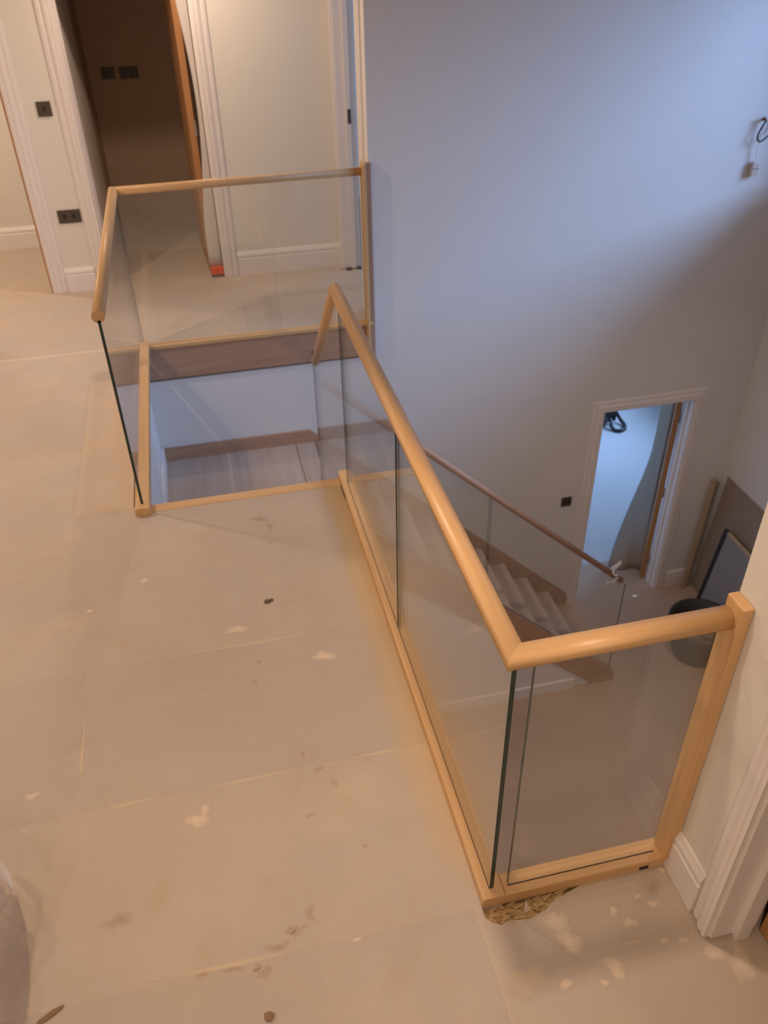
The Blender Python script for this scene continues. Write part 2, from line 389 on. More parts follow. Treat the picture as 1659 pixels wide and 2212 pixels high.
# thin smears of plaster, glue and dirt skimmed on the boards
def smear(x, y, rx, ry, seed, mat, name='plaster_smear', z=0.0006):
    rnd = random.Random(seed); bm = bmesh.new(); n = 26
    lay = bm.loops.layers.color.new('thick')
    ph = [rnd.uniform(0, 6.28) for _ in range(5)]
    def rr(t): return 1 + .20 * math.sin(2 * t + ph[0]) + .13 * math.sin(3 * t + ph[1]) + .09 * math.sin(5 * t + ph[2]) + .06 * math.sin(9 * t + ph[3])
    c = bm.verts.new((x, y, z + .0004)); rings = []
    for q in (0.55, 1.0):
        rings.append([bm.verts.new((x + rx * q * rr(2 * math.pi * i / n) * math.cos(2 * math.pi * i / n), y + ry * q * rr(2 * math.pi * i / n) * math.sin(2 * math.pi * i / n), z if q < 1 else .0002)) for i in range(n)])
    val = {c: 1.0}
    for v in rings[0]: val[v] = 0.85
    for v in rings[1]: val[v] = 0.0
    for i in range(n):
        bm.faces.new((c, rings[0][i], rings[0][(i + 1) % n]))
        bm.faces.new((rings[0][i], rings[1][i], rings[1][(i + 1) % n], rings[0][(i + 1) % n]))
    for f in bm.faces:
        for l in f.loops: l[lay] = (val[l.vert],) * 3 + (1,)
    return from_bm(name, bm, mat, floor)
for k, (x, y, rx, ry) in enumerate([(0.150, -.115, .045, .042), (0.165, -.175, .035, .05), (0.254, -.262, .036, .036), (0.575, -.335, .040, .060), (0.52, -.29, .03, .03), (0.344, -.165, .024, .020),
        (0.315, -.125, .017, .016), (0.46, -.24, .016, .013), (0.50, -.046, .014, .012), (0.112, -.272, .024, .018), (0.21, -.292, .014, .012), (0.41, -.23, .014, .010), (0.60, -.23, .022, .018),
        (-.79, .435, .055, .026), (-.765, .465, .018, .03), (-1.294, .646, .028, .020), (-1.16, 1.481, .022, .016), (0.40, -.10, .016, .010), (0.43, -.13, .022, .012), (-.39, -.035, .016, .010),
        (-.60, 1.24, .05, .03), (-.30, 1.02, .05, .03), (-.95, 1.62, .03, .02), (-.85, 3.0, .001, .001)]):
    if rx > .002: smear(x, y, rx, ry, 40 + k, SMEAR)
for k, (x, y, rx, ry) in enumerate([(0.02, -.24, .06, .05), (-.62, .545, .16, .008), (-.20, .545, .1, .008), (-1.0, .545, .12, .009), (-.72, -.022, .2, .010), (-1.15, .80, .008, .16), (-.55, 1.15, .3, .008), (0.635, -.36, .02, .03), (0.33, -.215, .03, .008)]):
    smear(x, y, rx, ry, 90 + k, SMEAR_Y, 'glue_smear')
for k, (x, y, rx, ry) in enumerate([(-.64, -.06, .040, .022), (-.60, -.005, .05, .012), (-.55, .03, .035, .016), (-.50, .07, .018, .03), (-.72, -.035, .05, .014), (-.80, -.03, .03, .010), (-1.02, .17, .05, .03), (-.60, -.012, .012, .006), (-.575, .004, .014, .006), (-.545, .016, .012, .008), (-.52, .034, .014, .006), (-.49, .046, .01, .005), (-.63, -.055, .018, .014), (-.40, .53, .022, .014), (-.44, .60, .012, .016),
        (-.56, .95, .02, .014), (-.445, 1.93, .05, .025), (-.40, 1.86, .02, .03), (-.536, 1.047, .025, .012), (-.36, .47, .014, .03), (-.45, .37, .02, .012), (-.31, .23, .012, .008), (0.45, -.09, .03, .03)]):
    smear(x, y, rx, ry, 140 + k, SMEAR_D, 'brown_stain')

# ------------------------------------------------------------------ walls
def wallbox(name, lst, mat=WALLP): return struct(boxes(name, lst, mat))
D1 = (-2.38, -1.575)       # left doorway in the back wall
D2 = (-1.190, -0.345)      # dark doorway
DH = 2.03
wallbox('wall_back', [(-4.2, D1[0], Y2, Y2 + .12, 0, CH), (D1[1], D2[0], Y2, Y2 + .12, 0, CH), (D2[1], XR, Y2, Y2 + .12, 0, CH),
                      (D1[0], D1[1], Y2, Y2 + .12, DH, CH), (D2[0], D2[1], Y2, Y2 + .12, DH, CH)])
wallbox('wall_left', [(-4.32, -4.2, -2.8, 7.0, 0, CH)])
wallbox('wall_front', [(-4.2, 2.6, -2.92, -2.8, 0, CH)])
wallbox('wall_left_room', [(-4.2, -1.42, 6.16, 6.28, 0, CH), (-1.42, -1.19, Y2 + .12, 6.28, 0, CH)])
wallbox('wall_dark_room', [(-1.42, 0.62, 6.79, 6.91, 0, CH), (-1.42, -1.19, 6.28, 6.79, 0, CH), (0.50, 0.62, Y2 + .12, 6.79, 0, CH)], SKIM)
# stairwell back wall (daylit), with the doorway of the hall below
GX = (2.315, 3.112); GZ = -0.945
wallbox('wall_stairwell_back', [(XR, XH, YB, YB + .12, -.26, CH), (-1.0, GX[0], YB, YB + .12, ZG, -.26), (GX[0], GX[1], YB, YB + .12, GZ, -.26), (GX[1], XH, YB, YB + .12, ZG, -.26)], STAIRWALL)
D3 = (4.13, 4.955)
wallbox('wall_return', [(XR, XR + .12, YB + .12, D3[0], 0, CH), (XR, XR + .12, D3[1], Y2, 0, CH), (XR, XR + .12, D3[0], D3[1], DH, CH)])
wallbox('wall_stairwell_left', [(-1.10, -0.9865, YS, YB - .0005, ZG, -.045)], STAIRWALL)
WW = (1.15, 3.72, 0.74, 2.38)    # hall window: y0 y1 z0 z1
wallbox('wall_hall_right', [(XH, XH + .25, -.12, YB + .12, ZG, WW[2]), (XH, XH + .25, -.12, YB + .12, WW[3], CH), (XH, XH + .25, -.12, WW[0], WW[2], WW[3]), (XH, XH + .25, WW[1], YB + .12, WW[2], WW[3])], STAIRWALL)
wallbox('wall_right', [(XR, XR + .125, -.235, 0.02, 0, CH), (XR + .125, XH, -.105, 0.02, ZG, CH), (XR, XR + .125, -.105, 0.02, ZG, 0), (XR, XR + .125, -1.05, -.235, DH, CH), (XR, XR + .125, -2.8, -1.05, 0, CH)])
wallbox('wall_below_landing', [(-0.02, 0.0015, 0.02, YS, ZG, -.26), (0.002, XR, -.10, -.02, ZG, -.26)], STAIRWALL)
struct(prism('wall_below_stairs', [(YS + .001, ZG), (3.0, ZG), (3.0, -1.12), (YS + .001, -.31)], 'X', -.019, .0015, STAIRWALL))
wallbox('wall_right_room', [(2.6, 2.72, -2.8, -.105, 0, CH)])
# room beyond the return wall and room below it
UW = (4.9, 6.2, 0.75, 1.95)
wallbox('wall_upper_room', [(XH, XH + .25, YB + .12, 6.91, 0, UW[2]), (XH, XH + .25, YB + .12, 6.91, UW[3], CH), (XH, XH + .25, YB + .12, UW[0], UW[2], UW[3]), (XH, XH + .25, UW[1], 6.91, UW[2], UW[3]), (0.62, XH, 6.79, 6.91, 0, CH)])
LW = (5.9, 7.2, -2.05, -.85)
wallbox('wall_lower_room', [(5.05, 5.30, YB + .12, 7.6, ZG, LW[2]), (5.05, 5.30, YB + .12, 7.6, LW[3], -.26), (5.05, 5.30, YB + .12, LW[0], LW[2], LW[3]), (5.05, 5.30, LW[1], 7.6, LW[2], LW[3]),
     (1.3, 5.05, 7.5, 7.6, ZG, -.26), (1.3, 1.42, YB + .12, 7.5, ZG, -.26), (XH + .25, 5.05, YB, YB + .12, ZG, -.26)], STAIRWALL)
struct(box('ceiling_lower_room', 1.3, 5.3, YB + .12, 7.6, -.29, -.262, CEIL))
struct(boxes('ceiling', [(-4.32, XH + .25, -2.92, 7.05, CH, CH + .12)], CEIL))
struct(box('floor_hall', -0.02, XH, -.10, YB + .45, ZG - .1, ZG, HALLFLOOR))  # darker hall colour carried past the doorway to paint in the daylight falloff
hallf = bpy.data.objects['floor_hall']
for (a, b, c, d) in [(.004, 1.10, -.095, 1.3), (1.10, 2.40, -.095, 1.3), (2.40, XH - .003, -.095, 1.3), (.004, 1.75, 1.3, 2.99), (1.75, 2.62, 1.3, 3.3), (2.62, XH - .003, 1.3, 2.5), (2.62, XH - .003, 2.5, YB - .03), (2.25, 2.62, 3.3, YB - .03), (GX[0] + .03, GX[1] - .03, YB - .03, YB + .45)]:
    box('board', a + .002, b - .002, c + .002, d - .002, ZG - .003, ZG + .0008, HALLFLOOR, hallf)
struct(box('floor_lower_room', 1.3, 5.3, YB + .45, 7.6, ZG - .1, ZG, SCREED))

# windows (out of frame): frame bars and panes in the openings
def window(n, x, y0, y1, z0, z1):
    fr = struct(boxes('window_%d' % n, [(x, x + .05, y0, y0 + .045, z0, z1), (x, x + .05, y1 - .045, y1, z0, z1), (x, x + .05, y0 + .045, y1 - .045, z0, z0 + .045), (x, x + .05, y0 + .045, y1 - .045, z1 - .045, z1)], TRIM))
    box('pane', x + .02, x + .026, y0 + .045, y1 - .045, z0 + .045, z1 - .045, GLASS, fr)
    box('window_sill', x - .30, x + .05, y0 - .03, y1 + .03, z0 - .02, z0 + .005, TRIM, fr)
window(1, XH + .18, *WW); window(2, XH + .18, *UW); window(3, 5.05 + .18, *LW)

# ------------------------------------------------------------------ doors: lining, stop, architraves
def casing_y(n, x0, x1, ztop, y, z0, w=.095, depth=.12, stop=(.05, .07), oak_stop=False):
    """door casing in a wall facing -y"""
    t = .02
    d = struct(boxes('door_%d' % n, [(x0, x0 + t, y - .004, y + depth + .004, z0, ztop), (x1 - t, x1, y - .004, y + depth + .004, z0, ztop), (x0 + t, x1 - t, y - .004, y + depth + .004, ztop - t, ztop)], TRIM))
    boxes('door_stop', [(x0 + t, x0 + t + .012, y + stop[0], y + stop[1] + .015, z0 + .002, ztop - t), (x1 - t - .012, x1 - t, y + stop[0], y + stop[1] + .015, z0 + .002, ztop - t)], DOOROAK if oak_stop else TRIM, d)
    P = arch_profile(w)
    r = .006
    moulding('architrave', P, (x0 + r, y, z0 + .001), (-1, 0, 0), (0, -1, 0), (0, 0, 1), ztop - r - z0, TRIM, d, 0, 1)
    moulding('architrave', P, (x1 - r, y, z0 + .001), (1, 0, 0), (0, -1, 0), (0, 0, 1), ztop - r - z0, TRIM, d, 0, 1)
    moulding('architrave', P, (x0 + r, y, ztop - r), (0, 0, 1), (0, -1, 0), (1, 0, 0), x1 - x0 - 2 * r, TRIM, d, -1, 1)
    return d
def casing_x(n, y0, y1, ztop, x, z0, w=.085, depth=.12, stop=(.055, .075)):
    """door casing in a wall facing -x"""
    t = .02
    d = struct(boxes('door_%d' % n, [(x - .004, x + depth + .004, y0, y0 + t, z0 + .008, ztop), (x - .004, x + depth + .004, y1 - t, y1, z0 + .008, ztop), (x - .004, x + depth + .004, y0 + t, y1 - t, ztop - t, ztop)], TRIM))
    boxes('door_stop', [(x + stop[0], x + stop[1] + .015, y0 + t, y0 + t + .014, z0 + .01, ztop - t), (x + stop[0], x + stop[1] + .015, y1 - t - .014, y1 - t, z0 + .01, ztop - t)], TRIM, d)
    P = arch_profile(w); r = .006
    moulding('architrave', P, (x, y0 + r, z0 + .006), (0, -1, 0), (-1, 0, 0), (0, 0, 1), ztop - r - z0, TRIM, d, 0, 1)
    moulding('architrave', P, (x, y1 - r, z0 + .006), (0, 1, 0), (-1, 0, 0), (0, 0, 1), ztop - r - z0, TRIM, d, 0, 1)
    moulding('architrave', P, (x, y0 + r, ztop - r), (0, 0, 1), (-1, 0, 0), (0, 1, 0), y1 - y0 - 2 * r, TRIM, d, -1, 1)
    return d
door1 = casing_y(1, D1[0], D1[1], DH, Y2, 0)
box('door_lining_edge', D1[1] - .033, D1[1] - .0205, Y2 + .01, Y2 + .045, 0.004, DH - .02, DOOROAK, door1)
door2 = casing_y(2, D2[0], D2[1], DH, Y2, 0)
door3 = casing_x(3, D3[0], D3[1], DH, XR, 0, w=.080)
box('strike_plate', XR + .068, XR + .090, D3[1] - .038, D3[1] - .0335, 1.02, 1.11, PLATE, door3)
box('packer_gap_shade', XR + .012, XR + .048, D3[1] - .05, D3[1] - .021, 0.0, 0.014, BLACK, door3)  # black blocks put in for the shaded gaps under the lining
box('packer_gap_shade', XR + .095, XR + .124, D3[1] - .05, D3[1] - .021, 0.0, 0.014, BLACK, door3)
door4 = casing_y(4, GX[0], GX[1], GZ, YB, ZG, w=.088)
# doorway in the near right wall: only its far jamb is in view
door5 = struct(boxes('door_5', [(XR - .004, XR + .129, -.258, -.236, 0.010, DH), (XR - .004, XR + .129, -1.05, -1.03, 0.01, DH), (XR - .004, XR + .129, -1.03, -.258, DH - .02, DH)], TRIM))
boxes('door_stop', [(XR + .062, XR + .100, -.276, -.258, 0.0, DH - .02)], TRIM, door5)
P5 = arch_profile(.074)
moulding('architrave', P5, (XR, -.250, .008), (0, 1, 0), (-1, 0, 0), (0, 0, 1), DH, TRIM, door5, 0, 1)
moulding('architrave', P5, (XR, -1.044, .008), (0, -1, 0), (-1, 0, 0), (0, 0, 1), DH, TRIM, door5, 0, 1)
moulding('architrave', P5, (XR, -1.044, DH + .008), (0, 0, 1), (-1, 0, 0), (0, 1, 0), .794, TRIM, door5, -1, 1)

# door leaves (open into their rooms)
def leaf(door, hinge, ang, width, z0, z1, flip=1):
    t = .044
    o = box('door_leaf', 0, width, -t / 2, t / 2, 0, z1 - z0, DOOROAK, None, .002)
    me = o.data
    o.parent = door
    bm = bmesh.new(); bm.from_mesh(me); bmesh.ops.translate(bm, verts=bm.verts, vec=(width / 2, 0, 0)); bm.to_mesh(me); bm.free()
    o.location = Vector(hinge) - ORIGIN[door.name]; o.rotation_euler = (0, 0, math.radians(ang)); ORIGIN[o.name] = Vector(hinge)
    for zc in (.22, (z1 - z0) / 2, z1 - z0 - .22):
        h = box('hinge', -.006, .006, -t / 2 - .008, -t / 2 + .006, zc - .05, zc + .05, STEEL)
        h.parent = o; h.location = (0, -t / 2, zc - .05)
    return o
leaf2 = leaf(door2, (D2[1] - .100, Y2 + .128, .008), 93, .70, .008, DH - .03)
leaf4 = leaf(door4, (GX[1] - .046, YB + .138, ZG + .008), 66, .70, ZG + .008, GZ - .025)
leaf5 = leaf(door5, (XR + .138, -.288, .008), 4, .74, .008, DH - .025)

# ------------------------------------------------------------------ baseboards
skirting('baseboard_back', (D1[1] + .089, Y2, 0), (1, 0, 0), (0, -1, 0), (D2[0] - .089) - (D1[1] + .089))
skirting('baseboard_back', (D2[1] + .089, Y2, 0), (1, 0, 0), (0, -1, 0), XR - (D2[1] + .089) - .001)
skirting('baseboard_left_room', (-4.2, 6.16, 0), (1, 0, 0), (0, -1, 0), 4.2 - 1.42)
skirting('baseboard_right', (XR, -.176, .002), (0, 1, 0), (-1, 0, 0), .158)
skirting('baseboard_hall', (GX[1] + .085, YB, ZG), (1, 0, 0), (0, -1, 0), XH - GX[1] - .085)
skirting('baseboard_left', (-4.2, 5.04, 0), (0, -1, 0), (1, 0, 0), 7.8)
struct(box('baseboard_dark_room', -1.19, .5, 6.772, 6.789, 0, .12, SKIM)); struct(box('baseboard_dark_side', -1.19, -1.172, 5.35, 6.772, 0, .10, STW['Y']))

# ------------------------------------------------------------------ edge trims of the stairwell opening
struct(box('trim_1', -0.985, XR, YB - .022, YB - .001, -.235, -.012, STW['X'], None, .002))       # apron under the back landing
struct(box('trim_2', -0.985, XR, YB - .034, YB + .022, -.022, 0.004, OAK['X'], None, .004))       # nosing of the back landing
struct(box('trim_3', -0.985, -.03, YS - .06, YS, -.026, 0.003, OAK['X'], None, .004))             # top nosing of the stairs
struct(box('trim_4', 0.003, 0.028, 0.0, YS, -.255, -.024, OAK['Y']))                              # apron below the long base rail
struct(box('trim_5', 0.03, XR, -.02, 0.02, -.255, -.024, OAK['X']))

# ------------------------------------------------------------------ staircase
st = empty('staircase', (-.45, 3.0, ZG), 'boxed timber staircase turning at a half landing down to the dark hall', 'staircase')
NR = 10; RISE = (ZH - ZG) / NR; GO = .218; X0 = .062
# upper flight
ur = (0 - ZH) / 4; ug = (3.02 - YS) / 4
for k in range(1, 4):
    z = -ur * k; y0 = YS + ug * (k - 1)
    box('tread', -.985, -.02, y0 - .0, y0 + ug + .018, z - .022, z, PLY, st, .003)
    box('riser', -.985, -.02, y0 - .012, y0, z, z + ur - .027, PLY, st)
box('riser', -.985, -.02, YS + 3 * ug - .012, YS + 3 * ug, ZH, ZH + ur - .023, PLY, st)
def sloped_band(name, x, t, y0, y1, z0, z1, h, mat):
    return prism(name, [(y0, z0), (y1, z1), (y1, z1 - h), (y0, z0 - h)], 'X', x, x + t, mat, st)
sloped_band('string', -.02, .032, YS + .002, 3.02, .01, -.86 + .075, .30, STW['Y'])
sloped_band('wall_string', -.985, .026, YS + .002, 3.02, -.03, -.86 + .11, .24, TRIM)
box('landing_side_skirting', -.985, -.962, 3.02, YB - .021, ZH, ZH + .11, TRIM, st)
# half landing, laid in sheets
yl = YS + 3 * ug + .018
for (a, b, c, d, m) in [(-.985, -.52, yl, YB, 'PLY'), (-.52, -.06, yl + .0, 3.42, 'PLY'), (-.52, -.06, 3.42, YB, 'PLY')]:
    box('landing_board', a + .0015, b - .0015, c + .0015, d - .0015, ZH - .022, ZH, PLY, st)
box('landing_nosing', -.0585, X0 + .012, yl, YB - .001, ZH - .03, ZH + .001, PLY, st, .006)
box('landing_skirting', -.985, 0.0, YB - .020, YB - .0005, ZH, ZH + .098, STW['X'], st)
# lower flight along the back wall
nlx = lambda k: X0 + GO * k
for k in range(NR):
    z = ZH - RISE * (k + 1); x0 = nlx(k)
    box('riser', x0, x0 + .012, 3.045, YB - .02, z, z + RISE - .022, PLY, st)
    if k < NR - 1: box('tread', x0 + .0, x0 + GO + .016, 3.045, YB - .02, z - .022, z, PLY, st, .004)
def zs(x): return ZH - RISE * (x - X0) / GO
prism('string', [(-.0, ZH + .098), (.05, ZH + .098), (2.21, zs(2.21) + .115), (2.235, ZG + .09), (2.235, ZG), (1.98, ZG), (.0, ZH - .20)], 'Y', YB - .020, YB - .0005, STW['X'], st)
prism('string', [(-.02, ZH + .06), (.05, ZH + .06), (2.232, zs(2.232) + .105), (2.245, ZG + .06), (2.245, ZG), (2.075, ZG), (.0, ZH - .245)], 'Y', 3.0, 3.044, STW['X'], st)
# enclosed space below the lower flight
prism('spandrel_panel', [(.022, ZG), (2.06, ZG), (.022, zs(.05) - .27)], 'Y', 3.012, 3.036, STAIRWALL, st)
box('spandrel_skirting', .022, 1.90, 2.994, 3.0119, ZG, ZG + .10, TRIM, st)

# ------------------------------------------------------------------ balustrades
R_ = .0275
G2 = .0060      # half glass thickness
# (a) near return, long run and the sloping end over the stairs
ba = empty('glass_balustrade', (0, 0, 0), 'near glass balustrade with thick round oak rail turning to the right wall', 'balustrade', 'glass balustrades')
ys0, ys1 = YS - .02, 2.935
zse = HR - .885 * (ys1 - ys0)
dl = Vector((0, 1, 0)); dn = Vector((1, 0, 0)); dsl = Vector((0, ys1 - ys0, zse - HR)).normalized()
rail('handrail', (0, 0, HR), (.505, 0, HR), dn + Vector((0, -1, 0)) * -1 * -1 if False else (1, -1, 0), None, R_, OAK['Z'], ba)
rail('handrail', (0, 0, HR), (0, ys0, HR), (-1, 1, 0), dl + dsl, R_, OAK['Z'], ba)
rail('handrail', (0, ys0, HR), (0, ys1, zse), dl + dsl, None, R_ * .92, OAK['Z'], ba)
pane('glass_panel', [(.048, .012), (.503, .012), (.503, HR - .015), (.048, HR - .015)], 'Y', -G2, G2, ba)
pane('glass_panel', [(-.004, .012), (1.052, .012), (1.052, HR - .015), (-.004, HR - .015)], 'X', -G2, G2, ba)
pane('glass_panel', [(1.066, .012), (2.052, .012), (2.052, HR - .015), (1.066, HR - .015)], 'X', -G2, G2, ba)
pane('glass_panel', [(2.066, .012), (YS + .01, -.02), (3.05, -.86 + .06), (3.05, zse - .015 - .885 * (3.05 - ys1) if False else zse + .01), (ys1, zse - .01), (ys0, HR - .015), (2.066, HR - .015)], 'X', -G2, G2, ba)
# base rails grooved for the glass: two cheeks and a floor
def base(name, axis, a0, a1, c, parent, hw=.033, h=.042, mat=None):
    g = G2 + .0012
    pts = [(-hw, 0), (hw, 0), (hw, h - .003), (hw - .003, h), (-hw + .003, h), (-hw, h - .003)]
    if axis == 'X': return prism(name, [(c + u, v) for u, v in pts], 'X', a0, a1, mat or OAK['X'], parent)
    return prism(name, [(c + u, v) for u, v in pts], 'Y', a0, a1, mat or OAK['Y'], parent)
base('base_rail', 'Y', -.0325, YS - .0, 0, ba)
base('base_rail', 'X', .0335, XR - .003, 0, ba)
for (u0, u1) in ((.0335, XR - .045),):
    box('gasket', u0 + .013, u1, -G2 - .0022, -G2 - .0001, .040, .0438, BLACK, ba)
box('gasket', -G2 - .0014, -G2 - .0001, -.004, YS - .1, .040, .0428, RUBBER, ba)
pst = box('half_newel_post', .5015, XR - .001, -.042, .021, 0.0425, 1.005, OAK['Z'], ba, .0035)
box('packer_gap_shade', .435, .462, -.0345, -.0331, .006, .020, BLACK, ba); box('packer_gap_shade', -.0348, -.0331, 1.98, 2.09, .002, .018, BLACK, ba)
# (b) left side and back landing
bb = empty('glass_balustrade', (XL, 3.0, 0), 'far glass balustrade with oak rail round the left and back edges of the stair opening', 'balustrade', 'glass balustrades')
y0b = 2.125
rail('handrail', (XL, y0b, HR), (XL, YB, HR), None, (1, 1, 0), R_ * .95, OAK['Z'], bb)
rail('handrail', (XL, YB, HR), (XR - .045, YB, HR), (1, 1, 0), None, R_ * .85, OAK['Z'], bb)
pane('glass_panel', [(y0b, .012), (YB - .012, .012), (YB - .012, HR - .015), (y0b, HR - .015)], 'X', XL - G2, XL + G2, bb)
pane('glass_panel', [(XL + .010, .004), (XR - .046, .004), (XR - .046, HR - .015), (XL + .010, HR - .015)], 'Y', YB - G2, YB + G2, bb)
base('base_rail', 'Y', 2.085, YB - .035, XL, bb, hw=.033)
box('half_newel_post', XR - .045, XR - .0245, YB - .055, YB + .03, -.235, 1.0, OAK['Z'], bb, .003)
box('half_newel_post', XR - .024, XR + .012, YB - .024, YB - .0005, -.235, 1.0, STW['Z'], bb, .003)
# (c) lower flight
bc = empty('glass_balustrade', (1.1, 3.02, ZG), 'sloping glass balustrade with slim rail on the lower flight beside the dim hall', 'balustrade', 'glass balustrades')
zr = lambda x: -.448 - .905 * (x - .616)
rail('handrail', (.045, 3.02, zr(.045)), (2.16, 3.02, zr(2.16)), None, None, R_ * .80, STW['Z'], bc)
def gp(a, b): return [(a, zs(a) + .09), (b, zs(b) + .09), (b, zr(b) - .01), (a, zr(a) - .01)]
pane('glass_panel', gp(.05, 1.085), 'Y', 3.02 - G2, 3.02 + G2, bc)
pane('glass_panel', gp(1.099, 2.20), 'Y', 3.02 - G2, 3.02 + G2, bc)

# ------------------------------------------------------------------ switches and sockets
def plate_y(name, x, z, w, h, y, rockers, label, cat, group=None):
    o = empty(name, (x, y, z - h / 2), label, cat, group)
    box('cover_plate', x - w / 2, x + w / 2, y - .009, y, z - h / 2, z + h / 2, PLATE, o, .002)
    n = rockers
    for i in range(n):
        cx = x + (i - (n - 1) / 2) * (w / n) * .8
        box('rocker', cx - .009, cx + .009, y - .0125, y - .0085, z - .012, z + .016, BLACK, o, .001)
    return o
plate_y('light_switch', -1.361, 1.21, .088, .088, Y2, 1, 'dark square light switch at chest height between the two far doorways', 'switch', 'dark light switches')
plate_y('double_socket', -1.363, .53, .15, .088, Y2, 2, 'dark double socket low on the wall strip between the two far doorways', 'socket', 'dark wall sockets')
plate_y('single_socket', -1.035, 1.15, .105, .088, 6.79, 1, 'small dark square plate on the brown wall inside the dark doorway, left of the pair', 'socket', 'dark wall sockets')
plate_y('double_socket', -.870, 1.145, .15, .088, 6.79, 2, 'wide dark socket plate on the brown wall inside the dark doorway, right of the pair', 'socket', 'dark wall sockets')
plate_y('light_switch', 2.111, -1.766, .088, .088, YB, 2, 'dark square light switch left of the lit doorway down in the hall', 'switch', 'dark light switches')

# ------------------------------------------------------------------ cable tails on the daylit wall
cb = empty('cable_tail', (3.115, YB, .76), 'black looped cable with white flex and connector block on the blue lit wall', 'cable')
tube('cable_stub', [(3.135, YB - .002, 1.072), (3.12, YB - .03, 1.075), (3.098, YB - .05, 1.079)], .010, COPPER, cb)
tube('black_loop', [(3.13, YB - .035, 1.068), (3.105, YB - .04, 1.03), (3.085, YB - .045, .975), (3.105, YB - .045, .945), (3.15, YB - .04, .965), (3.19, YB - .03, 1.0), (3.20, YB - .02, 1.05), (3.18, YB - .01, 1.08)], .0055, BLACK, cb)
tube('white_flex', [(3.125, YB - .03, 1.05), (3.118, YB - .035, .97), (3.118, YB - .03, .88), (3.125, YB - .025, .80)], .0045, WHITEPL, cb)
cn = box('connector_block', 3.125 - .022, 3.125 + .026, YB - .040, YB - .006, .725, .815, CREAMPL, cb, .006)
box('clamp_strip', 3.125 - .020, 3.125 + .027, YB - .0415, YB - .0395, .772, .775, BLACK, cn)

# ------------------------------------------------------------------ protection sheets on the doors
def sheet(name, rows, mat, label, cat, parent=None, thick=.002, smooth=True):
    bm = bmesh.new(); g = [[bm.verts.new(p) for p in r] for r in rows]
    for i in range(len(g) - 1):
        for j in range(len(g[0]) - 1): bm.faces.new((g[i][j], g[i][j + 1], g[i + 1][j + 1], g[i + 1][j]))
    geom = bm.faces[:]
    bmesh.ops.recalc_face_normals(bm, faces=bm.faces)
    bmesh.ops.solidify(bm, geom=geom, thickness=thick)
    for f in bm.faces: f.smooth = True
    o = from_bm(name, bm, mat)
    return tag(o, label, cat)
# lower door: sheet hung over the leaf, its foot swinging out to the left
rows = []
N = 24
a4 = math.radians(66); hx, hy = GX[1] - .046, YB + .138
for i in range(N + 1):
    q = i / N; z = GZ - .035 + (ZG + .012 - GZ + .035) * q
    fl = max(0, (q - .42) / .58) ** 2
    row = []
    for j in range(11):
        s_ = j / 10
        along = .075 + .03 * q + (.635 - .03 * q) * s_
        off = .028 + .012 * math.sin(3.1 * s_) + .006 * math.sin(9 * s_ + 4 * q) * q + fl * (.03 + .13 * s_)
        px, py = hx + math.cos(a4) * along - math.sin(a4) * off, hy + math.sin(a4) * along + math.cos(a4) * off
        gl = max(0, (q - .50) / .50) ** 1.6 * .95
        tx, ty = hx + .03 + (2.80 - hx - .03) * s_, hy + .09 + (4.27 - hy - .09) * s_ + .03 * math.sin(7 * s_)
        row.append((px + (tx - px) * gl, py + (ty - py) * gl, z))
    rows.append(row)
sheet('protection_sheet', rows, DUST2, 'grey protective sheet over the oak door of the lower hall doorway, foot flared out', 'dust sheet')
rows = []
for i in range(N + 1):
    q = i / N; z = DH - .03 + (.075 - DH + .03) * q
    wd = .085 - .060 * math.sin(math.pi * min(1, max(0, q * 1.15))) ** 1.4 + .02 * max(0, q - .6)
    row = []
    for j in range(8):
        s_ = j / 7
        row.append((D2[1] - .026 - wd * s_, Y2 + .018 + .012 * math.sin(2.6 * s_ + 3 * q) + .030 * s_, z))
    rows.append(row)
sheet('protection_sheet', rows, DUST, 'narrow grey protective sheet down the right jamb of the dark far doorway', 'dust sheet')
tp = prism('tape_block', [(D2[1] - .118, Y2 - .012), (D2[1] - .022, Y2 - .012), (D2[1] - .022, Y2 + .075), (D2[1] - .112, Y2 + .075)], 'Z', 0.022, .074, ORANGE, None, .004)
tag(tp, 'orange taped foot of the door protection at the bottom of the dark doorway', 'tape')
box('dark_foot', D2[1] - .112, D2[1] - .024, Y2 - .008, Y2 + .070, 0.0, .0225, DEBRIS, tp)

# ------------------------------------------------------------------ things down in the hall
# architrave length leaning on the back wall
def lean_board(name, p_bot, p_top, width_dir, w, t, mat, label, cat):
    b, tpv = Vector(p_bot), Vector(p_top); d = (tpv - b); L = d.length; d.normalize()
    wd = Vector(width_dir).normalized(); wd = (wd - d * wd.dot(d)).normalized(); n = d.cross(wd)
    bm = bmesh.new()
    prof = [(0, 0), (w, 0), (w, t * .55), (w * .82, t), (w * .30, t), (w * .22, t * .75), (0, t * .7)]
    r = []
    for s in (0, L): r.append([bm.verts.new(b + d * s + wd * u + n * v) for u, v in prof])
    k = len(prof); bm.faces.new(r[0]); bm.faces.new(r[1][::-1])
    for i in range(k): bm.faces.new((r[0][i], r[1][i], r[1][(i + 1) % k], r[0][(i + 1) % k]))
    return tag(from_bm(name, bm, mat), label, cat)
lean_board('trim_board', (3.330, 3.865, ZG + .001), (3.420, 3.922, -1.755), (1, 0, 0), .046, .018, SOFTWOOD, 'pale moulded trim length leaning in the corner right of the hall doorway', 'board')
lean_board('trim_board', (3.405, 3.885, ZG + .001), (3.478, 3.926, -1.80), (1, 0, 0), .022, .018, HARDB, 'narrow dark batten leaning behind the pale trim in the hall corner', 'board')
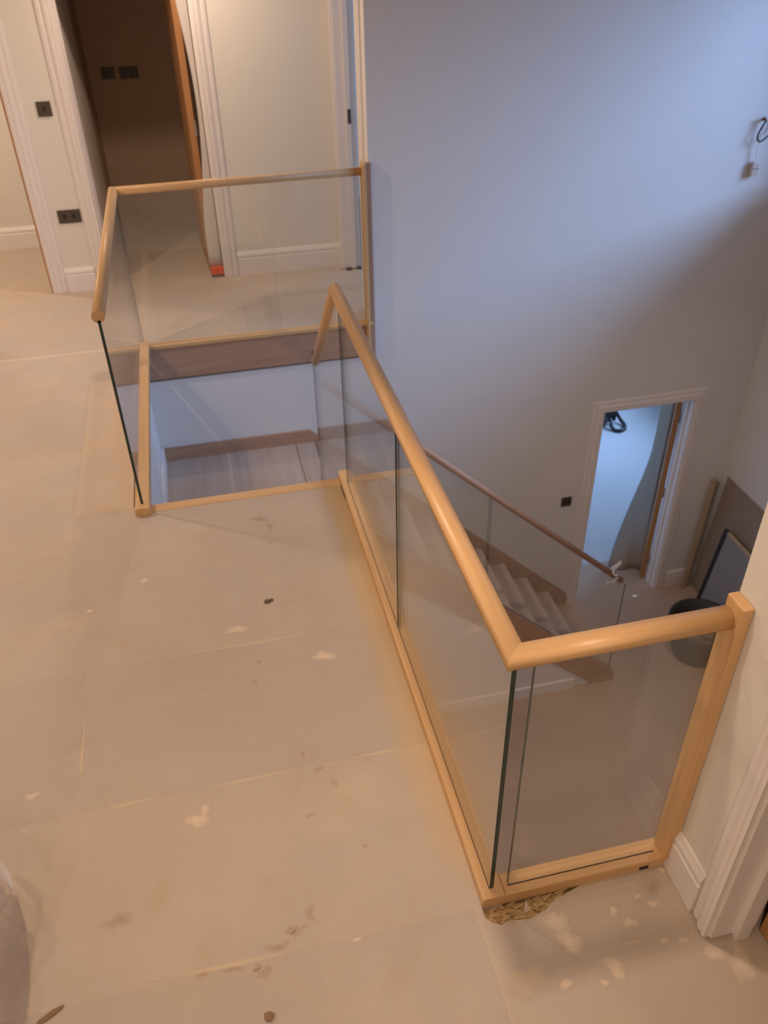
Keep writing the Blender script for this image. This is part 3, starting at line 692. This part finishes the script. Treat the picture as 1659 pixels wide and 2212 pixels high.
# hardboard sheet leaning on the right wall
def leaning_sheet(name, y0, y1, xb, xt, h, t, mats, label, cat):
    o = prism(name, [(xb, ZG), (xb + t, ZG), (xt + t, ZG + h), (xt, ZG + h)], 'Y', y0, y1, mats)
    return tag(o, label, cat)
o = prism('hardboard_sheet', [(3.452, ZG + .001), (3.460, ZG + .001), (3.548, ZG + 1.19), (3.540, ZG + 1.19)], 'Y', 2.15, 3.90, HARDB)
tag(o, 'large brown hardboard sheet leaning on the right wall of the hall', 'sheet')
fp = empty('framed_panel', (3.36, 3.42, ZG), 'small grey panel with dark edge and pale top rim leaning on the brown hardboard', 'panel')
def slab(name, y0, y1, s0, s1, off0, off1, mat):
    b = Vector((3.338, 0, ZG + .002)); tv = Vector((3.442, 0, ZG + .84)); d = (tv - b); L = d.length; d.normalize(); n = Vector((d.z, 0, -d.x))
    pts = [b + d * (s0 * L) + n * off0, b + d * (s0 * L) + n * off1, b + d * (s1 * L) + n * off1, b + d * (s1 * L) + n * off0]
    return prism(name, [(p.x, p.z) for p in pts], 'Y', y0, y1, mat, fp)
slab('panel_face', 3.235, 3.60, .02, .98, .004, .022, GREYPANEL)
slab('dark_edge', 3.60, 3.645, 0, 1, 0, .026, BLACK)
slab('pale_rim', 3.20, 3.60, .98, 1.0, 0, .026, SOFTWOOD)
slab('pale_rim', 3.20, 3.235, 0, .98, 0, .026, SOFTWOOD)
# rubble tub
tb = empty('rubble_tub', (3.05, 3.12, ZG), 'black rubber rubble tub on the hall floor behind the near handrail', 'tub')
def lathe(name, prof, c, mat, parent, seg=32, squash=1.0):
    bm = bmesh.new(); rings = []
    for r, z in prof: rings.append([bm.verts.new((c[0] + r * math.cos(2 * math.pi * i / seg), c[1] + r * squash * math.sin(2 * math.pi * i / seg), c[2] + z)) for i in range(seg)])
    for a in range(len(rings) - 1):
        for i in range(seg):
            f = bm.faces.new((rings[a][i], rings[a][(i + 1) % seg], rings[a + 1][(i + 1) % seg], rings[a + 1][i])); f.smooth = True
    bm.faces.new(rings[0]); bm.faces.new(rings[-1])
    return from_bm(name, bm, mat, parent)
lathe('tub_body', [(.17, 0), (.19, .01), (.235, .18), (.262, .34), (.275, .345), (.275, .36), (.255, .36), (.224, .18), (.18, .03)], (3.05, 3.12, ZG), RUBBER, tb)
for sgn in (-1, 1):
    tube('handle', [(3.05 + sgn * .25, 3.12 - .07, ZG + .35), (3.05 + sgn * .272, 3.12 - .05, ZG + .39), (3.05 + sgn * .278, 3.12, ZG + .405), (3.05 + sgn * .272, 3.12 + .05, ZG + .35), (3.05 + sgn * .25, 3.12 + .07, ZG + .35)], .012, RUBBER, tb)
rnd = random.Random(5)
for k in range(4):
    bm = bmesh.new(); bmesh.ops.create_icosphere(bm, subdivisions=2, radius=.05)
    for v in bm.verts: v.co = Vector((v.co.x * rnd.uniform(.8, 1.2), v.co.y * rnd.uniform(.8, 1.2), v.co.z * .6)) + Vector((3.05 + [-.07, .08, .02, -.02][k], 3.12 + [.05, .06, -.08, .12][k], ZG + .272 + (.012 if k < 2 else 0)))
    tag(from_bm('rubble_lump', bm, [CREAMPL, PLASTER, DEBRIS, RUBBER][k]), ['pinkish rubble lump in the black tub', 'pale plaster lump in the black tub', 'dark brown rubble lump in the black tub', 'black rubble lump at the back of the black tub'][k], 'rubble', 'lumps in the rubble tub')
# dust heap of rubble under the lumps
lathe('rubble_fill', [(.18, .032), (.205, .14), (.222, .215), (.12, .235), (.01, .24)], (3.05, 3.12, ZG), DEBRIS, tb)
# white tape round the lower rail end
wt = empty('white_wrapping', (2.10, 3.02, zr(2.10) - .05), 'torn white plastic wrapping tied round the lower end of the dim stair rail', 'wrapping')
def flake(name, c, du, dv, parent, seed):
    r = random.Random(seed); rows = []
    for i in range(5):
        rows.append([Vector(c) + Vector(du) * ((i - 2) / 2 * (1 - .25 * abs(j - 2) / 2)) + Vector(dv) * ((j - 2) / 2) + Vector((0, -.008 * r.random(), .01 * math.sin(i * 1.3 + j))) for j in range(5)])
    bm = bmesh.new(); g = [[bm.verts.new(p) for p in rr] for rr in rows]
    for i in range(4):
        for j in range(4): bm.faces.new((g[i][j], g[i][j + 1], g[i + 1][j + 1], g[i + 1][j]))
    bmesh.ops.solidify(bm, geom=bm.faces[:], thickness=.0015)
    return from_bm(name, bm, WHITEPL, parent)
flake('plastic_flap', (2.069, 2.985, -1.658), (.040, 0, .014), (.010, 0, .026), wt, 1)
flake('plastic_flap', (2.061, 2.980, -1.795), (.045, 0, .010), (.008, 0, .018), wt, 2)
tube('plastic_tie', [(2.062, 2.985, -1.675), (2.056, 2.980, -1.715), (2.075, 2.980, -1.745), (2.098, 2.985, -1.755)], .006, WHITEPL, wt)
tag(box('plastic_scrap', 2.86, 2.90, 3.86, 3.89, ZG, ZG + .012, WHITEPL, None, .004), 'tiny white scrap on the hall floor before the lit doorway', 'scrap')
# black tool on the pale floor of the lit room
tl = empty('site_lamp', (4.02, 6.74, ZG), 'black portable work lamp on the blue lit floor seen through the lower doorway', 'lamp')
box('lamp_head', 3.92, 4.06, 6.74, 6.82, ZG + .06, ZG + .20, BLACK, tl, .015)
tube('stand_tube', [(3.98, 6.74, ZG + .10), (3.98, 6.62, ZG + .022), (4.06, 6.58, ZG + .022), (4.14, 6.66, ZG + .022), (4.13, 6.78, ZG + .06), (4.06, 6.84, ZG + .18)], .022, BLACK, tl)
tube('stand_tube', [(3.80, 6.70, ZG + .026), (3.88, 6.71, ZG + .05), (3.95, 6.76, ZG + .11)], .026, BLACK, tl)

# ------------------------------------------------------------------ torn chipboard hole at the near base rail
ho = bmesh.new(); rnd = random.Random(11)
for k in range(70):
    x = rnd.uniform(-.02, .20); dmax = .045 * (1 - max(0, x - .12) / .10)
    y = rnd.uniform(-.036 - dmax, -.036); L = rnd.uniform(.012, .045); a = rnd.uniform(-.9, .9); e = rnd.uniform(-.2, .5)
    d = Vector((math.cos(a) * math.cos(e), math.sin(a) * math.cos(e) * .5, math.sin(e))); w = Vector((-math.sin(a), math.cos(a), 0)) * rnd.uniform(.002, .006)
    p = Vector((x, y, -.019 + rnd.uniform(0, .012)))
    u = Vector((0, 0, .003))
    v = [ho.verts.new(q) for q in (p - w, p + w, p + d * L + w * .25, p + d * L - w * .25, p - w + u, p + w + u, p + d * L + u * .4)]
    for f in ((0, 1, 2, 3), (4, 6, 5), (0, 4, 5, 1), (1, 5, 6, 2), (3, 6, 4, 0), (2, 6, 3)): ho.faces.new([v[i] for i in f])
o = from_bm('torn_fibre', ho, INSUL, floor); o['kind'] = 'stuff'
bed = bmesh.new(); rnd = random.Random(21); gx, gy = 22, 7
vv = [[bed.verts.new((-.036 + .25 * a / gx, -.0305 - (.058 * (1 - max(0, (a / gx) - .55) * 1.9)) * b / gy, -.017 + rnd.uniform(-.004, .011))) for b in range(gy + 1)] for a in range(gx + 1)]
for a in range(gx):
    for b in range(gy): bed.faces.new((vv[a][b], vv[a + 1][b], vv[a + 1][b + 1], vv[a][b + 1]))
o = from_bm('torn_bed', bed, INSUL, floor); o['kind'] = 'stuff'
def splinter(pts, h, label):
    o = prism('wood_splinter', pts, 'Z', -.006, h, PLASTER); return tag(o, label, 'splinter')
bm = bmesh.new()
v = [bm.verts.new(p) for p in ((.073, -.070, -.004), (.098, -.066, -.004), (.092, -.048, .001), (.080, -.058, .040))]
for f in ((0, 1, 2), (0, 1, 3), (1, 2, 3), (2, 0, 3)): bm.faces.new([v[i] for i in f])
tag(from_bm('wood_splinter', bm, PLASTER), 'pale torn splinter standing up in the hole by the near base rail', 'splinter')

# crumbs and chips on the landing
def crumb(x, y, r, h, mat, label, seed, sx=1.0, rot=0.0):
    rr = random.Random(seed); bm = bmesh.new(); bmesh.ops.create_icosphere(bm, subdivisions=1, radius=1.0)
    for v in bm.verts:
        k = rr.uniform(.75, 1.2); v.co = Vector((v.co.x * r * sx * k, v.co.y * r * k, max(0, (v.co.z + .55) * h / 1.55)))
    bmesh.ops.rotate(bm, verts=bm.verts, cent=(0, 0, 0), matrix=Matrix.Rotation(rot, 3, 'Z'))
    bmesh.ops.translate(bm, verts=bm.verts, vec=(x, y, 0.0004))
    return tag(from_bm('debris_crumb', bm, mat), label, 'debris', 'crumbs on the landing boards')
crumb(-.470, 1.367, .012, .012, DEBRIS, 'dark brown crumb alone in the middle of the landing boards', 1, 1.3)
crumb(-.452, 1.372, .008, .008, DEBRIS, 'small dark bit just right of the crumb in mid floor', 2)
crumb(-1.160, 1.481, .011, .006, PLASTER, 'pale plaster chip on the boards near the left edge', 3, 1.2)
crumb(-.640, -.172, .014, .010, BARK, 'dark brown lump at the bottom edge of the floor left of centre', 4, 1.1)
crumb(-1.180, -.040, .009, .006, BARK, 'thin dark bark sliver at the bottom left of the floor', 5, 4.0, .45)
crumb(-.66, -.045, .008, .006, SKIM, 'brown crumb on the board joint at lower left', 6, 1.6, .3)
crumb(-.555, .028, .007, .006, SKIM, 'brown crumb right along the same lower board joint', 7, 1.8, .4)

# ------------------------------------------------------------------ polythene bag at the left edge
from mathutils import noise as mn
bag = empty('polythene_bag', (-1.62, .16, 0), 'crumpled translucent polythene bag on the boards at the left edge', 'bag')
bm = bmesh.new(); bmesh.ops.create_icosphere(bm, subdivisions=4, radius=1.0)
for v in bm.verts:
    n = v.co.normalized()
    f = 1 + .20 * mn.noise(n * 2.3 + Vector((3, 1, 7))) + .16 * abs(mn.noise(n * 5.1)) - .14 * abs(mn.noise(n * 9.7 + Vector((4, 4, 1)))) - .05
    z = n.z * f
    v.co = Vector((-1.67 + n.x * f * .38, .16 + n.y * f * .33, max(.002, .15 + z * .19)))
from_bm('bag_body', bm, FILM, bag)
def ribbon(name, pts, w, mat, parent):
    bm = bmesh.new(); L = []
    for k, p in enumerate(pts):
        q = k / (len(pts) - 1); h = w * (math.sin(math.pi * (0.12 + .80 * q)) * .9 + .1)
        a = Vector(p); d = Vector((h * .55, h * .35, h * .75))
        L.append([bm.verts.new(a - d), bm.verts.new(a + Vector((.004, 0, .006))), bm.verts.new(a + d)])
    for k in range(len(L) - 1):
        for m in range(2): bm.faces.new((L[k][m], L[k + 1][m], L[k + 1][m + 1], L[k][m + 1]))
    bmesh.ops.solidify(bm, geom=bm.faces[:], thickness=.0015)
    for f in bm.faces: f.smooth = True
    return from_bm(name, bm, mat, parent)
ribbon('bag_fold', [(-1.375, .395, .115), (-1.345, .365, .118), (-1.318, .335, .112), (-1.297, .305, .104), (-1.284, .270, .095)], .016, WHITEPL, bag)
ribbon('bag_fold', [(-1.284, .268, .095), (-1.288, .235, .098), (-1.298, .205, .10), (-1.312, .170, .10), (-1.33, .140, .10)], .013, WHITEPL, bag)
rows = []
for i in range(8):
    r = []
    for j in range(6):
        a, b = i / 7, j / 5
        x = -1.36 + .120 * b * math.sin(math.pi * (.15 + .70 * a)) * (1 + .55 * mn.noise(Vector((a * 3.7, 1.3, 5)))); y = .31 - .62 * a + .02 * mn.noise(Vector((b * 4, a * 6, 1)))
        r.append((x, y, .085 * (1 - b) ** 1.3 + .004 + .010 * abs(mn.noise(Vector((a * 5, b * 4, 2))))))
    rows.append(r)
bm = bmesh.new(); g = [[bm.verts.new(p) for p in rr] for rr in rows]
for i in range(7):
    for j in range(5): bm.faces.new((g[i][j], g[i][j + 1], g[i + 1][j + 1], g[i + 1][j]))
bmesh.ops.solidify(bm, geom=bm.faces[:], thickness=.001)
from_bm('bag_skirt_shadow', bm, FILM, bag)  # film flap drawn out forward to also stand in for the bag's shadow
